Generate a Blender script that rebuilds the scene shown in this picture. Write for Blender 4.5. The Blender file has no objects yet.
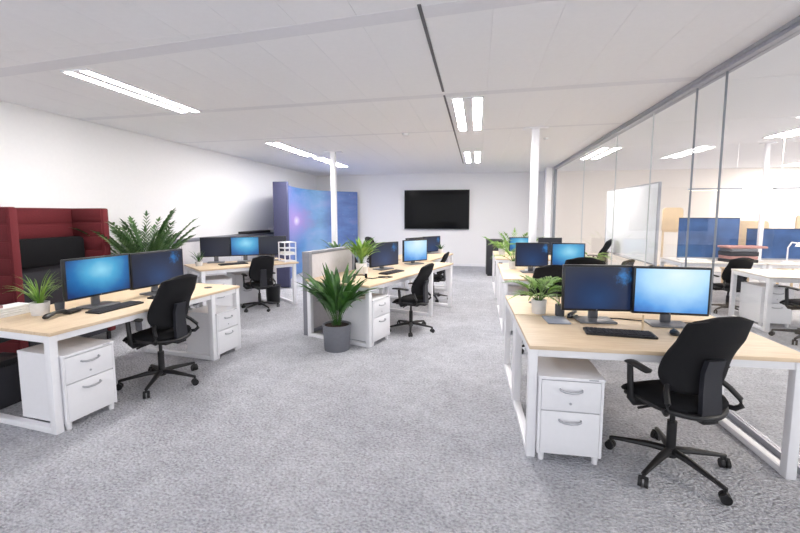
import bpy, bmesh, math, random
from mathutils import Vector, Matrix
PI = math.pi
S = bpy.context.scene
COL = S.collection
random.seed(7)

# ------------------------------------------------------------------ helpers
def lin(c):
    out = []
    for v in c[:3]:
        v = v / 255.0
        out.append(v / 12.92 if v <= 0.04045 else ((v + 0.055) / 1.055) ** 2.4)
    return (out[0], out[1], out[2], 1.0)

class N:
    """small node-tree helper"""
    def __init__(self, name):
        self.m = bpy.data.materials.new(name); self.m.use_nodes = True
        self.t = self.m.node_tree
        self.b = self.t.nodes['Principled BSDF']; self.out = self.t.nodes['Material Output']
    def n(self, typ, **k):
        nd = self.t.nodes.new(typ)
        for a, v in k.items(): setattr(nd, a, v)
        return nd
    def l(self, a, b): self.t.links.new(a, b)
    def coord(self, scale=(1, 1, 1), rot=(0, 0, 0), loc=(0, 0, 0), src='Object'):
        tc = self.n('ShaderNodeTexCoord'); mp = self.n('ShaderNodeMapping')
        mp.inputs['Scale'].default_value = scale; mp.inputs['Rotation'].default_value = rot
        mp.inputs['Location'].default_value = loc
        self.l(tc.outputs[src], mp.inputs['Vector']); return mp.outputs['Vector']
    def noise(self, vec, scale, detail=3, rough=.5):
        nd = self.n('ShaderNodeTexNoise'); nd.inputs['Scale'].default_value = scale
        nd.inputs['Detail'].default_value = detail; nd.inputs['Roughness'].default_value = rough
        self.l(vec, nd.inputs['Vector']); return nd.outputs['Fac']
    def ramp(self, fac, stops, interp='LINEAR'):
        r = self.n('ShaderNodeValToRGB'); r.color_ramp.interpolation = interp
        e = r.color_ramp.elements
        while len(e) < len(stops): e.new(0.5)
        for i, (p, c) in enumerate(stops):
            e[i].position = p; e[i].color = c
        self.l(fac, r.inputs['Fac']); return r.outputs['Color']
    def math(self, op, a, b=None):
        nd = self.n('ShaderNodeMath', operation=op)
        for i, v in enumerate((a, b)):
            if v is None: continue
            if isinstance(v, (int, float)): nd.inputs[i].default_value = v
            else: self.l(v, nd.inputs[i])
        return nd.outputs[0]
    def mix(self, fac, a, b, mode='MIX'):
        nd = self.n('ShaderNodeMix', data_type='RGBA', blend_type=mode)
        for sock, v in ((nd.inputs[0], fac), (nd.inputs[6], a), (nd.inputs[7], b)):
            if isinstance(v, (int, float)): sock.default_value = v
            elif isinstance(v, tuple): sock.default_value = v
            else: self.l(v, sock)
        return nd.outputs[2]
    def bump(self, h, strength=.3, dist=.005):
        bp = self.n('ShaderNodeBump'); bp.inputs['Strength'].default_value = strength
        bp.inputs['Distance'].default_value = dist
        self.l(h, bp.inputs['Height']); self.l(bp.outputs['Normal'], self.b.inputs['Normal'])
    def set(self, **k):
        for a, v in k.items(): self.b.inputs[a.replace('_', ' ')].default_value = v

def plain(name, rgb, rough=.5, metal=0, var=.04, scale=30, bump=0, bscale=200, spec=.5):
    """procedural paint / plastic / cloth: faint tonal noise and optional fine bump"""
    a = N(name); v = a.coord()
    c = lin(rgb); lo = tuple(x * (1 - var) for x in c[:3]) + (1,); hi = tuple(min(1, x * (1 + var)) for x in c[:3]) + (1,)
    a.l(a.ramp(a.noise(v, scale), [(.3, lo), (.7, hi)]), a.b.inputs['Base Color'])
    a.set(Roughness=rough, Metallic=metal); a.b.inputs['Specular IOR Level'].default_value = spec
    if bump: a.bump(a.noise(v, bscale, 2), bump, .002)
    return a.m

def glow(name, rgb, strength):
    a = N(name); a.set(Base_Color=lin(rgb)); a.b.inputs['Emission Color'].default_value = lin(rgb)
    a.b.inputs['Emission Strength'].default_value = strength; return a.m

M = {}
M['wall'] = plain('wall_paint', (239, 238, 239), .75, bump=.05, bscale=150, var=.01)
M['wall_far'] = plain('warm_wall_paint', (240, 233, 227), .75, var=.01)
M['ceiling'] = plain('ceiling_panel_white', (244, 244, 247), .7, var=.01)
M['band'] = plain('ceiling_band_shade', (232, 232, 237), .7, var=.01)  # greyer than the panels: soft shading along the bands put into the colour
M['pale_joint'] = plain('silicone_joint', (196, 200, 203), .5)
M['white'] = plain('white_lacquer', (236, 236, 240), .35, var=.01)
M['white_metal'] = plain('white_powder_coat', (238, 238, 242), .4, var=.01)
M['grey_metal'] = plain('grey_rail_aluminium', (170, 172, 182), .4, .4)
M['joint'] = plain('glass_joint_grey', (120, 126, 136), .4)
M['dark_joint'] = plain('dark_slot', (95, 95, 100), .5)
M['handle'] = plain('satin_handle', (185, 186, 192), .3, .6)
M['silver'] = plain('silver_plastic', (120, 122, 128), .3, .5)
M['black'] = plain('black_plastic', (24, 24, 27), .42)
M['bezel'] = plain('bezel_black', (20, 22, 28), .3)
M['black_cloth'] = plain('black_upholstery', (23, 23, 26), .9, bump=.4, bscale=500, var=.15, scale=200, spec=.2)
M['black_mesh'] = plain('black_back_fabric', (25, 25, 28), .8, bump=.4, bscale=700, var=.15, scale=300, spec=.25)
M['bracket'] = plain('bracket_plastic', (38, 39, 46), .35)
M['charcoal'] = plain('charcoal_fabric', (52, 52, 58), .9, bump=.3, bscale=400)
M['grey_fabric'] = plain('pale_grey_screen_fabric', (205, 202, 206), .95, bump=.3, bscale=400)
M['grey_frame'] = plain('grey_screen_frame', (128, 129, 138), .5)
M['cab_grey'] = plain('light_grey_cabinet', (208, 207, 212), .5)
M['cab_top'] = plain('slate_cabinet_top', (110, 112, 122), .5)
M['pot_grey'] = plain('grey_planter', (112, 114, 122), .55)
M['pot_white'] = plain('white_ceramic', (232, 230, 230), .35)
M['soil'] = plain('potting_soil', (52, 40, 32), .95, var=.4, scale=80, bump=.6, bscale=120)
M['paper'] = plain('paper_white', (238, 236, 234), .8)
M['notepad'] = plain('grey_tablet', (150, 158, 176), .45)
M['warm_grey'] = plain('worktop_white', (225, 220, 215), .5)
M['pale_wood'] = plain('birch_ply', (228, 204, 170), .55, var=.06, scale=12)
M['rose'] = plain('rose_card', (172, 130, 126), .7)
M['maroon_seat'] = plain('maroon_cushion', (120, 36, 44), .9, bump=.3, bscale=300)

def mk_wood():
    a = N('light_oak'); v = a.coord((1.2, 18, 18))
    f = a.noise(v, 3.2, 6, .6); g = a.noise(a.coord((.6, 40, 40)), 5, 3)
    c = a.ramp(f, [(.25, lin((206, 178, 142))), (.5, lin((226, 202, 170))), (.78, lin((236, 216, 188)))])
    c2 = a.mix(.25, c, a.ramp(g, [(.35, lin((196, 168, 134))), (.65, lin((238, 218, 192)))]))
    a.l(c2, a.b.inputs['Base Color']); a.set(Roughness=.45); a.bump(f, .08, .002); return a.m
M['wood'] = mk_wood()
def mk_carpet():
    a = N('grey_loop_carpet'); v = a.coord()
    big = a.noise(v, 1.6, 4, .6); mid = a.noise(v, 9, 3, .6)
    wv = a.n('ShaderNodeTexVoronoi'); wv.inputs['Scale'].default_value = 48
    a.l(a.coord((1, 1.5, 1)), wv.inputs['Vector'])
    fine = a.noise(a.coord((1, 1.15, 1)), 52, 3, .6)
    streak = a.noise(a.coord((1, 6, 1)), 3.0, 3, .6)
    vc = a.ramp(wv.outputs['Distance'], [(.05, lin((240, 241, 246))), (.45, lin((196, 197, 205))), (.8, lin((146, 147, 156)))])
    c = a.ramp(fine, [(.36, lin((128, 129, 138))), (.5, lin((204, 205, 212))), (.62, lin((240, 241, 246)))])
    c = a.mix(.40, c, vc)
    c = a.mix(.22, c, a.ramp(mid, [(.36, lin((162, 163, 171))), (.64, lin((230, 231, 237)))]))
    c = a.mix(.07, c, a.ramp(streak, [(.35, lin((150, 152, 160))), (.65, lin((214, 214, 220)))]))
    c = a.mix(.22, c, a.ramp(big, [(.38, lin((164, 165, 174))), (.62, lin((230, 230, 236)))]))
    a.l(c, a.b.inputs['Base Color']); a.set(Roughness=1.0); a.b.inputs['Specular IOR Level'].default_value = .1
    h = a.math('SUBTRACT', a.math('MULTIPLY', fine, 1.0), a.math('MULTIPLY', wv.outputs['Distance'], .9))
    a.bump(h, 1.0, .022); return a.m
M['carpet'] = mk_carpet()
def mk_red():
    a = N('red_booth_fabric'); v = a.coord()
    f = a.noise(v, 300, 2)
    a.l(a.ramp(f, [(.3, lin((88, 22, 30))), (.7, lin((112, 34, 40)))]), a.b.inputs['Base Color'])
    a.set(Roughness=.9); a.bump(f, .3, .002); return a.m
M['red'] = mk_red()
def mk_leaf(name, a1, a2):
    a = N(name); v = a.coord()
    a.l(a.ramp(a.noise(v, 9, 3), [(.3, lin(a1)), (.7, lin(a2))]), a.b.inputs['Base Color'])
    a.set(Roughness=.45); a.b.inputs['Subsurface Weight'].default_value = .0
    return a.m
M['leaf'] = mk_leaf('leaf_mid_green', (30, 70, 30), (76, 122, 50))
M['leaf_bright'] = mk_leaf('leaf_fresh_green', (70, 124, 38), (150, 186, 82))
M['leaf_dark'] = mk_leaf('leaf_deep_green', (30, 70, 34), (104, 140, 84))
M['stem'] = plain('green_stem', (88, 120, 56), .6)

def screen_mat(name, stops, centre, radius, strength, blob=None, blob_c=None):
    """a lit display showing a soft radial glow wallpaper"""
    a = N(name)
    v = a.coord((1 / radius, 1 / radius, 1 / radius * 1.35), loc=(-centre[0] / radius, 0, -centre[1] / radius * 1.35))
    ln = a.n('ShaderNodeVectorMath', operation='LENGTH'); a.l(v, ln.inputs[0])
    d = a.math('ADD', ln.outputs['Value'], a.math('MULTIPLY', a.math('SUBTRACT', a.noise(a.coord(), 6, 3), .5), .35))
    c = a.ramp(d, stops)
    if blob:
        v2 = a.coord((1 / blob[2],) * 3, loc=(-blob[0] / blob[2], 0, -blob[1] / blob[2]))
        l2 = a.n('ShaderNodeVectorMath', operation='LENGTH'); a.l(v2, l2.inputs[0])
        nz = a.math('MULTIPLY', a.math('SUBTRACT', a.noise(a.coord(), 28, 4, .7), .5), 2.6)
        m = a.math('SUBTRACT', 1.0, a.math('ADD', l2.outputs['Value'], nz))
        cl = a.n('ShaderNodeClamp'); a.l(m, cl.inputs[0])
        c = a.mix(cl.outputs[0], c, blob_c)
    a.set(Base_Color=lin((8, 9, 12)), Roughness=.28)
    a.l(c, a.b.inputs['Emission Color']); a.b.inputs['Emission Strength'].default_value = strength
    return a.m
M['scr_blue'] = screen_mat('display_blue_glow', [(.0, lin((140, 205, 228))), (.35, lin((72, 158, 200))), (.7, lin((30, 100, 160))), (1.0, lin((14, 50, 106)))], (.02, .05), .36, .95)
M['scr_pale'] = screen_mat('display_pale_blue_glow', [(.0, lin((216, 234, 246))), (.45, lin((168, 210, 240))), (.8, lin((84, 150, 216))), (1.05, lin((36, 84, 164)))], (.05, .12), .46, .95)
M['scr_dark'] = screen_mat('display_navy', [(.0, lin((40, 72, 118))), (.5, lin((32, 48, 82))), (1.0, lin((22, 30, 54)))], (.0, -.08), .36, .8, (.19, .10, .07), lin((40, 120, 190)))
M['scr_night'] = screen_mat('display_almost_off', [(.0, lin((34, 40, 62))), (1.0, lin((16, 20, 34)))], (.0, -.08), .4, .7)
M['tv'] = plain('tv_glass', (9, 9, 12), .12, spec=.12)

def mk_banner():
    a = N('nebula_print')
    v = a.coord(src='Generated')
    sp = a.n('ShaderNodeSeparateXYZ'); a.l(a.coord(src='UV'), sp.inputs[0])
    u, w = sp.outputs[0], sp.outputs[1]
    uvv = a.coord(src='UV')
    n1 = a.noise(uvv, 2.6, 5, .6); n2 = a.noise(a.coord((1, 1, 1), loc=(3, 1, 0), src='UV'), 4.0, 4, .6)
    base = a.ramp(u, [(0, lin((62, 62, 118))), (.25, lin((92, 100, 168))), (.5, lin((84, 144, 200))), (.72, lin((150, 194, 226))), (.8, lin((108, 138, 190))), (1, lin((76, 94, 150)))])
    c = a.mix(a.math('MULTIPLY', n1, .75), base, a.ramp(n2, [(.3, lin((52, 62, 124))), (.5, lin((98, 138, 198))), (.7, lin((176, 160, 212)))]))
    pv = a.n('ShaderNodeVectorMath', operation='DISTANCE'); a.l(uvv, pv.inputs[0]); pv.inputs[1].default_value = (.40, .62, 0)
    k = a.math('SUBTRACT', 1.0, a.math('MULTIPLY', a.math('ADD', pv.outputs['Value'], a.math('MULTIPLY', a.math('SUBTRACT', n2, .5), .4)), 3.6))
    cl = a.n('ShaderNodeClamp'); a.l(k, cl.inputs[0])
    c = a.mix(a.math('MULTIPLY', cl.outputs[0], .75), c, lin((196, 150, 214)))
    ps = a.n('ShaderNodeVectorMath', operation='DISTANCE'); a.l(uvv, ps.inputs[0]); ps.inputs[1].default_value = (.42, .62, 0)
    ks = a.math('SUBTRACT', 1.0, a.math('MULTIPLY', ps.outputs['Value'], 16))
    cs = a.n('ShaderNodeClamp'); a.l(ks, cs.inputs[0])
    c = a.mix(cs.outputs[0], c, lin((240, 236, 250)))
    st = a.n('ShaderNodeTexVoronoi'); st.inputs['Scale'].default_value = 26; a.l(uvv, st.inputs['Vector'])
    star = a.math('LESS_THAN', st.outputs['Distance'], .06)
    c = a.mix(a.math('MULTIPLY', star, .5), c, lin((220, 230, 250)))
    a.l(c, a.b.inputs['Base Color']); a.set(Roughness=.4); return a.m
M['banner'] = mk_banner()
M['banner_edge'] = plain('slate_blue_end_panel', (70, 72, 104), .6)
M['blue_screen'] = plain('blue_desk_screen', (54, 84, 132), .8, var=.25, scale=4)

def mk_glass():
    a = N('partition_glass'); t = a.t
    for nd in list(t.nodes):
        if nd.name != 'Material Output': t.nodes.remove(nd)
    tr = a.n('ShaderNodeBsdfTransparent'); tr.inputs[0].default_value = (.975, .985, .98, 1)
    gl = a.n('ShaderNodeBsdfGlossy'); gl.inputs['Roughness'].default_value = .0
    lw = a.n('ShaderNodeLayerWeight'); lw.inputs['Blend'].default_value = .5
    f = a.math('POWER', lw.outputs['Facing'], 5.0)
    f = a.math('ADD', a.math('MULTIPLY', f, .38), .02)
    mx = a.n('ShaderNodeMixShader'); a.l(f, mx.inputs[0]); a.l(tr.outputs[0], mx.inputs[1]); a.l(gl.outputs[0], mx.inputs[2])
    a.l(mx.outputs[0], a.out.inputs['Surface']); return a.m
M['glass'] = mk_glass()
M['cup_glass'] = plain('smoked_cup', (86, 90, 98), .15)

class MB:
    def __init__(s): s.bm = bmesh.new()
    def _bev(s, vs, w, seg=2):
        vset = set(vs); es = [e for e in s.bm.edges if e.verts[0] in vset and e.verts[1] in vset]
        bmesh.ops.bevel(s.bm, geom=es, offset=w, segments=seg, affect='EDGES', profile=.5)
    def box(s, c, d, bev=0, mat=None, seg=2):
        m = Matrix.Translation(c) @ (mat if mat else Matrix()) @ Matrix.Diagonal((d[0], d[1], d[2], 1))
        r = bmesh.ops.create_cube(s.bm, size=1, matrix=m)
        if bev: s._bev(r['verts'], bev, seg)
        return s
    def bx(s, x0, x1, y0, y1, z0, z1, bev=0):
        return s.box(((x0 + x1) / 2, (y0 + y1) / 2, (z0 + z1) / 2), (abs(x1 - x0), abs(y1 - y0), abs(z1 - z0)), bev)
    def cyl(s, p0, p1, r, r2=None, n=16):
        p0, p1 = Vector(p0), Vector(p1); d = p1 - p0
        q = d.to_track_quat('Z', 'Y').to_matrix().to_4x4()
        bmesh.ops.create_cone(s.bm, cap_ends=True, segments=n, radius1=r, radius2=r if r2 is None else r2, depth=d.length,
                              matrix=Matrix.Translation((p0 + p1) / 2) @ q)
        return s
    def tube(s, pts, r, n=10, closed=False, sy=1.0):
        pts = [Vector(p) for p in pts]; k = len(pts); rings = []
        up = Vector((0, 0, 1))
        for i, p in enumerate(pts):
            if closed: t = pts[(i + 1) % k] - pts[i - 1]
            else: t = pts[min(i + 1, k - 1)] - pts[max(i - 1, 0)]
            t.normalize()
            a = t.cross(up)
            if a.length < .05: a = t.cross(Vector((0, 1, 0)))
            a.normalize(); b = a.cross(t)
            rr = r[i] if isinstance(r, (list, tuple)) else r
            rings.append([s.bm.verts.new(p + a * (math.cos(2 * PI * j / n) * rr) + b * (math.sin(2 * PI * j / n) * rr * sy)) for j in range(n)])
        m = k if closed else k - 1
        for i in range(m):
            A, B = rings[i], rings[(i + 1) % k]
            for j in range(n): s.bm.faces.new((A[j], A[(j + 1) % n], B[(j + 1) % n], B[j]))
        if not closed:
            s.bm.faces.new(rings[0][::-1]); s.bm.faces.new(rings[-1])
        return s
    def lathe(s, prof, c=(0, 0, 0), n=28, square=0):
        rings = []
        for r, z in prof:
            ring = []
            for j in range(n):
                a = 2 * PI * j / n + PI / n
                rr = r
                if square:
                    rr = r / max(abs(math.cos(a)), abs(math.sin(a))) * (1 - square) + r * square if False else r * min(1 / max(abs(math.cos(a)), abs(math.sin(a))), 1.22)
                ring.append(s.bm.verts.new((c[0] + rr * math.cos(a), c[1] + rr * math.sin(a), c[2] + z)))
            rings.append(ring)
        for A, B in zip(rings, rings[1:]):
            for j in range(n): s.bm.faces.new((A[j], A[(j + 1) % n], B[(j + 1) % n], B[j]))
        s.bm.faces.new(rings[0][::-1]); s.bm.faces.new(rings[-1]); return s
    def leaf(s, base, az, L, W, lift, droop, stem=.3, twist=0, seg=8, stemw=.004):
        """one blade: a stalk then a tapering V-folded blade that arches over"""
        p = Vector(base); el = lift; rows = []
        side = Vector((-math.sin(az + twist), math.cos(az + twist), 0))
        for i in range(seg + 1):
            t = i / seg
            if t <= stem: w = stemw
            else:
                q = (t - stem) / (1 - stem); w = max(.0012, W * math.sin(PI * min(1, q ** .8)) ** .8 if q < 1 else .0012)
            d = Vector((math.cos(az) * math.cos(el), math.sin(az) * math.cos(el), math.sin(el)))
            nrm = side.cross(d).normalized() * -1
            fold = -abs(w) * .22
            rows.append((s.bm.verts.new(p + side * w / 2), s.bm.verts.new(p + nrm * fold), s.bm.verts.new(p - side * w / 2)))
            p = p + d * (L / seg); el -= droop / seg * (0.4 + 1.3 * t)
        for A, B in zip(rows, rows[1:]):
            s.bm.faces.new((A[0], A[1], B[1], B[0])); s.bm.faces.new((A[1], A[2], B[2], B[1]))
        return s
    def plate(s, c, w, h, t, r):
        pts = []
        for (sx, sz, a0) in ((1, -1, -PI / 2), (1, 1, 0), (-1, 1, PI / 2), (-1, -1, PI)):
            for k in range(6):
                a = a0 + PI / 2 * k / 5
                pts.append((c[0] + sx * (w / 2 - r) + r * math.cos(a), c[2] + sz * (h / 2 - r) + r * math.sin(a)))
        A = [s.bm.verts.new((x, c[1] - t / 2, z)) for x, z in pts]; B = [s.bm.verts.new((x, c[1] + t / 2, z)) for x, z in pts]
        s.bm.faces.new(A); s.bm.faces.new(B[::-1]); n = len(pts)
        for i in range(n): s.bm.faces.new((A[i], A[(i + 1) % n], B[(i + 1) % n], B[i]))
        return s
    def build(s, name, mat, parent=None, angle=35, sub=0):
        me = bpy.data.meshes.new(name)
        bmesh.ops.recalc_face_normals(s.bm, faces=s.bm.faces)
        s.bm.to_mesh(me); s.bm.free()
        me.materials.append(M[mat] if isinstance(mat, str) else mat)
        for p in me.polygons: p.use_smooth = True
        me.set_sharp_from_angle(angle=math.radians(angle))
        o = bpy.data.objects.new(name, me); COL.objects.link(o)
        if parent: o.parent = parent
        if sub:
            md = o.modifiers.new('round', 'SUBSURF'); md.levels = sub; md.render_levels = sub
        return o

def tag(o, label, cat, group=None):
    o['label'] = label; o['category'] = cat
    if group: o['group'] = group
    return o
def thing(name, label, cat, loc=(0, 0, 0), rz=0, group=None):
    o = bpy.data.objects.new(name, None); COL.objects.link(o)
    o.empty_display_size = .1; o.location = loc; o.rotation_euler = (0, 0, math.radians(rz))
    return tag(o, label, cat, group)
def struct(o): o['kind'] = 'structure'; return o
def copy_thing(root, label, loc, rz, group=None, scale=None, mats=None):
    r = root.copy(); COL.objects.link(r)
    r.location = loc; r.rotation_euler = (0, 0, math.radians(rz)); r['label'] = label
    if 'group' in r.keys() and not group: del r['group']
    if group: r['group'] = group
    if scale: r.scale = (scale,) * 3
    for ch in list(root.children):
        c = ch.copy(); COL.objects.link(c); c.parent = r
        for g in list(ch.children):
            d = g.copy(); COL.objects.link(d); d.parent = c
    return r

# ------------------------------------------------------------------ the setting
HC = 2.78; XL = -5.05; YB = 12.5; XR = 1.96; XO = 9.5
struct(MB().bx(XL - .1, XO + .1, -3.0, YB + .1, -.08, 0).build('floor', 'carpet'))
struct(MB().bx(XL - .12, XL, -3.0, YB + .12, 0, HC + .1).build('wall_left', 'wall'))
struct(MB().bx(XL, XR + .1, YB, YB + .12, 0, HC + .1).build('wall_back', 'wall'))
struct(MB().bx(XR + .1, XO, YB, YB + .12, 0, HC + .1).build('wall_back_far_office', 'wall_far'))
struct(MB().bx(XO, XO + .12, -3.0, YB + .12, 0, .9).build('wall_right', 'wall_far'))
struct(MB().bx(XR - .05, XR + .05, 11.30, YB, 0, HC).build('wall_right_return', 'wall'))
c = MB(); c.bx(XL - .1, XO + .1, -3.0, YB + .1, HC + .02, HC + .12)
ys = [-3.0, -.9, .85, 2.60, 4.30, 6.10, 8.15, 10.2, YB]
x = .07 - .41 * 13
xs = []
while x < XR: xs.append(x); x += .41
xs = [XL] + [v for v in xs if v > XL + .05] + [XR - .03]
for xa, xb in zip(xs, xs[1:]):
    for ya, yb in zip(ys, ys[1:]):
        c.bx(xa + .0009, xb - .0009, ya + .001, yb - .001, HC, HC + .03)
for ya, yb in zip(ys, ys[1:]):
    c.bx(XR + .03, XO, ya + .004, yb - .004, HC, HC + .03)
struct(c.build('ceiling', 'ceiling'))
def band(n, pts, drop, mat='band'):
    b = MB(); bm = b.bm
    lo = [bm.verts.new((p[0], p[1], HC - drop)) for p in pts]; hi = [bm.verts.new((p[0], p[1], HC + .01)) for p in pts]
    bm.faces.new(lo); bm.faces.new(hi[::-1])
    for i in range(4): bm.faces.new((lo[i], lo[(i + 1) % 4], hi[(i + 1) % 4], hi[i]))
    struct(b.build('trim_%d' % n, mat))
band(1, [(XL, 2.98), (XR - .03, 2.28), (XR - .03, 2.42), (XL, 3.14)], .002)
band(2, [(XL, 4.50), (XR - .03, 4.18), (XR - .03, 4.30), (XL, 4.62)], .0015)
band(3, [(XL, 6.30), (XR - .03, 6.05), (XR - .03, 6.13), (XL, 6.38)], .001)
# long dark service slot in the ceiling
struct(MB().bx(-.366, -.344, 2.48, 4.20, HC - .006, HC + .005).build('trim_4', 'dark_joint'))
struct(MB().bx(-.366, -.346, 4.34, 10.1, HC - .005, HC + .005).build('trim_5', 'dark_joint'))
# skirting
struct(MB().bx(XL, XR, YB - .015, YB, 0, .07).build('baseboard_back', 'white'))
struct(MB().bx(XL, XL + .015, -3, YB, 0, .07).build('baseboard_left', 'white'))
# glass partition: head rail, floor rail, end post, panes
r = MB(); r.bx(XR - .045, XR + .045, -3, 11.3, 2.715, HC + .01); r.bx(XR - .055, XR - .045, -3, 11.3, 2.745, 2.755); r.bx(XR - .052, XR - .045, -3, 11.3, 2.715, 2.722)
struct(r.build('trim_6', 'grey_metal'))
struct(MB().bx(XR - .02, XR + .02, -3, 11.3, 0, .045).build('trim_7', 'grey_metal'))
struct(MB().bx(XR - .03, XR + .03, 11.24, 11.30, 0, 2.73).build('trim_8', 'joint'))
gy = [11.24, 8.35, 6.51, 5.27, 4.32, 3.86, 2.4, .6, -1.2, -3.0]
for i, (b_, a_) in enumerate(zip(gy, gy[1:])):
    w = struct(MB().bx(XR - .006, XR + .006, a_ + .004, b_ - .004, .045, 2.715).build('window_%d' % (i + 1), 'glass'))
    th = .005 if a_ in (4.32, 3.86) else .0025
    strong = a_ in (4.32, 3.86); tx = .007 if strong else .0065
    m_ = MB().bx(XR - tx, XR + tx, a_ - th, a_ + th, .045, 2.715)
    m_.build('glass_joint', 'joint' if strong else 'pale_joint', w)['kind'] = 'structure'
# white pilaster beside the far end of the glass
struct(MB().bx(1.74, 1.90, 11.35, 11.6, 0, HC).build('trim_9', 'white'))

# ------------------------------------------------------------------ ceiling lights
def ceiling_light(label, x, y0, y1, w=.30, group='twin strip ceiling lights', strength=13, col=(255, 252, 250), place='open office'):
    yc = (y0 + y1) / 2; L = y1 - y0
    t = thing('ceiling_light', label, 'ceiling light', (x, yc, HC), 0, group)
    f = MB()
    f.bx(-w / 2 - .012, w / 2 + .012, -L / 2 - .012, L / 2 + .012, -.012, .0)
    f.build('housing', 'white', t)
    for sx in (-1, 1):
        d = MB().bx(sx * w * .32 - w * .15, sx * w * .32 + w * .15, -L / 2 + .01, L / 2 - .01, -.0126, -.006)
        d.build('diffuser', 'tube' if place == 'open office' else 'tube_warm', t)
    return t
M['tube'] = glow('lit_diffuser', (255, 252, 250), 64)
M['tube_warm'] = glow('lit_warm_diffuser', (255, 242, 230), 64)
M['pendant_glow'] = glow('pendant_diffuser', (255, 240, 225), 3)
G = None
ceiling_light('large twin strip light, nearest one on the ceiling at left', -3.36, 3.02, 4.45, .25, G)
ceiling_light('twin strip light in the left ceiling row, second from the camera', -3.44, 6.55, 8.25, .22, G)
ceiling_light('twin strip light in the left ceiling row nearest the back wall', -3.38, 8.45, 10.2, .22, G)
ceiling_light('wide twin strip light beside the dark ceiling slot, nearer one', -.125, 4.46, 6.12, .32, G)
ceiling_light('smaller looking twin strip light beside the dark ceiling slot near the back wall', -.12, 8.25, 9.9, .32, G)
for (x, y, lab) in ((4.6, 6.0, 'warm twin strip ceiling light in the office behind the glass, by the right picture edge'), (2.38, 8.2, 'warm twin strip ceiling light just behind the glass above the whiteboard')):
    ceiling_light(lab, x, y, y + 1.6, .34, None, place='far')
for (x, y) in ((4.2, 1.5), (7.6, 6.5), (7.6, 10.4)):  # unseen lamps added to brighten the office behind the glass
    ceiling_light('added unseen warm strip light brightening the glazed office, beyond the right edge', x, y, y + 1.6, .34, 'added far office fill lights out of the picture', place='far')
# detectors and the plate of the pole
def disc(name, label, cat, x, y, r, h):
    t = MB().lathe([(r * .5, -h), (r, -h * .6), (r, 0)], (0, 0, 0), 20).build(name, 'white'); t.location = (x, y, HC); tag(t, label, cat)
disc('smoke_detector', 'small white round detector on the ceiling above the left half', 'smoke detector', -1.09, 6.25, .055, .04)
disc('smoke_detector', 'small white round detector on the ceiling near the right pole', 'smoke detector', 1.05, 7.0, .04, .035)

# ------------------------------------------------------------------ poles
def pole(label, x, y, z0, s, z1=HC):
    t = thing('service_pole', label, 'pole', (x, y, z0))
    MB().bx(-s / 2, s / 2, -s / 2, s / 2, .01, z1 - z0 - .012, .006).build('shaft', 'white_metal', t)
    MB().bx(-s * .9, s * .9, -s * .9, s * .9, 0, .012, .002).build('foot_plate', 'white_metal', t)
    MB().bx(-s * 1.7, s * 1.7, -s * .9, s * .9, z1 - z0 - .014, z1 - z0, .002).build('ceiling_plate', 'white_metal', t)
pole('slim white service pole standing in front of the nebula display wall', -2.78, 7.75, 0, .095)
pole('white service pole rising from the right row of desks to the ceiling', .79, 6.20, .747, .10)
pole('thin white service pole in the office behind the glass', 4.86, 8.2, .752, .06)

# ------------------------------------------------------------------ desks
def desk(label, loc, rz, w, d, frames, beam=True, tray=True, grommets=(), top=.745, s=.055, mat='wood', apron=.05):
    t = thing('office_desk', label, 'desk', (loc[0], loc[1], 0), rz)
    MB().bx(0, w, 0, d, top - .025, top, .003).build('tabletop', mat, t)
    for fx in frames:
        f = MB(); zt = top - .025
        f.bx(fx, fx + s, .012, .012 + s, 0, zt, .003); f.bx(fx, fx + s, d - .012 - s, d - .012, 0, zt, .003)
        f.bx(fx + .001, fx + s - .001, .012 + s, d - .012 - s, 0.002, .045, .003); f.bx(fx + .001, fx + s - .001, .012 + s, d - .012 - s, zt - apron, zt - .0005, .003)
        f.build('leg_frame', 'white_metal', t)
    if beam:
        x0, x1 = frames[0] + s, frames[-1]
        for nm, ya, yb in (('front_beam', .02, .05), ('rear_beam', d - .05, d - .02)):
            b = MB()
            xs_ = sorted(frames)
            for a_, b2 in zip(xs_, xs_[1:]): b.bx(a_ + s, b2, ya, yb, top - .025 - apron, top - .0255, .002)
            b.build(nm, 'white_metal', t)
    if tray:
        xs_ = sorted(frames)
        b = MB(); b.bx(xs_[0] + s + .25, xs_[-1] - .25, d - .22, d - .08, top - .14, top - .13); b.bx(xs_[0] + s + .25, xs_[-1] - .25, d - .225, d - .22, top - .14, top - .08); b.bx(xs_[0] + s + .25, xs_[-1] - .25, d - .08, d - .075, top - .14, top - .0255)
        b.build('cable_tray', 'white_metal', t)
    for gx, gy_ in grommets:
        MB().lathe([(.042, 0), (.045, .002), (.038, .006), (.03, .004)], (gx, gy_, top), 20).build('grommet', 'black', t)
    return t
TOP = .745
R1 = desk('light wood desk nearest at right, holding a navy and a pale blue monitor', (.338, 2.625), 1.6, 1.585, .80, (.0, 1.49), grommets=((1.30, .45),))
R1b = desk('light wood desk backing onto the nearest right desk', (.338 + 1.585 - .045, 2.625 + 1.625 + .044), 181.6, 1.585, .80, (.0, 1.53), tray=False, grommets=((1.36, .32),))
R2 = desk('light wood desk in the second right row, with two monitors', (.345, 5.36), .3, 1.58, .82, (.0, 1.52))
R2b = desk('light wood desk backing onto the second right row, with a palm at its right end', (.345 + 1.58, 5.36 + 1.67), 180.3, 1.58, .82, (.0, 1.52), tray=False)
R3 = desk('light wood desk in the third right row near the black cabinet', (.35, 7.80), 0, 1.5, 1.6, (.0, 1.44))
L1 = desk('light wood desk nearest at left with two monitors and two drawer units', (-2.905, 2.28), 83.8, 2.0, 1.0, (.0, 1.555, 1.945), grommets=((1.78, .25),))
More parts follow.
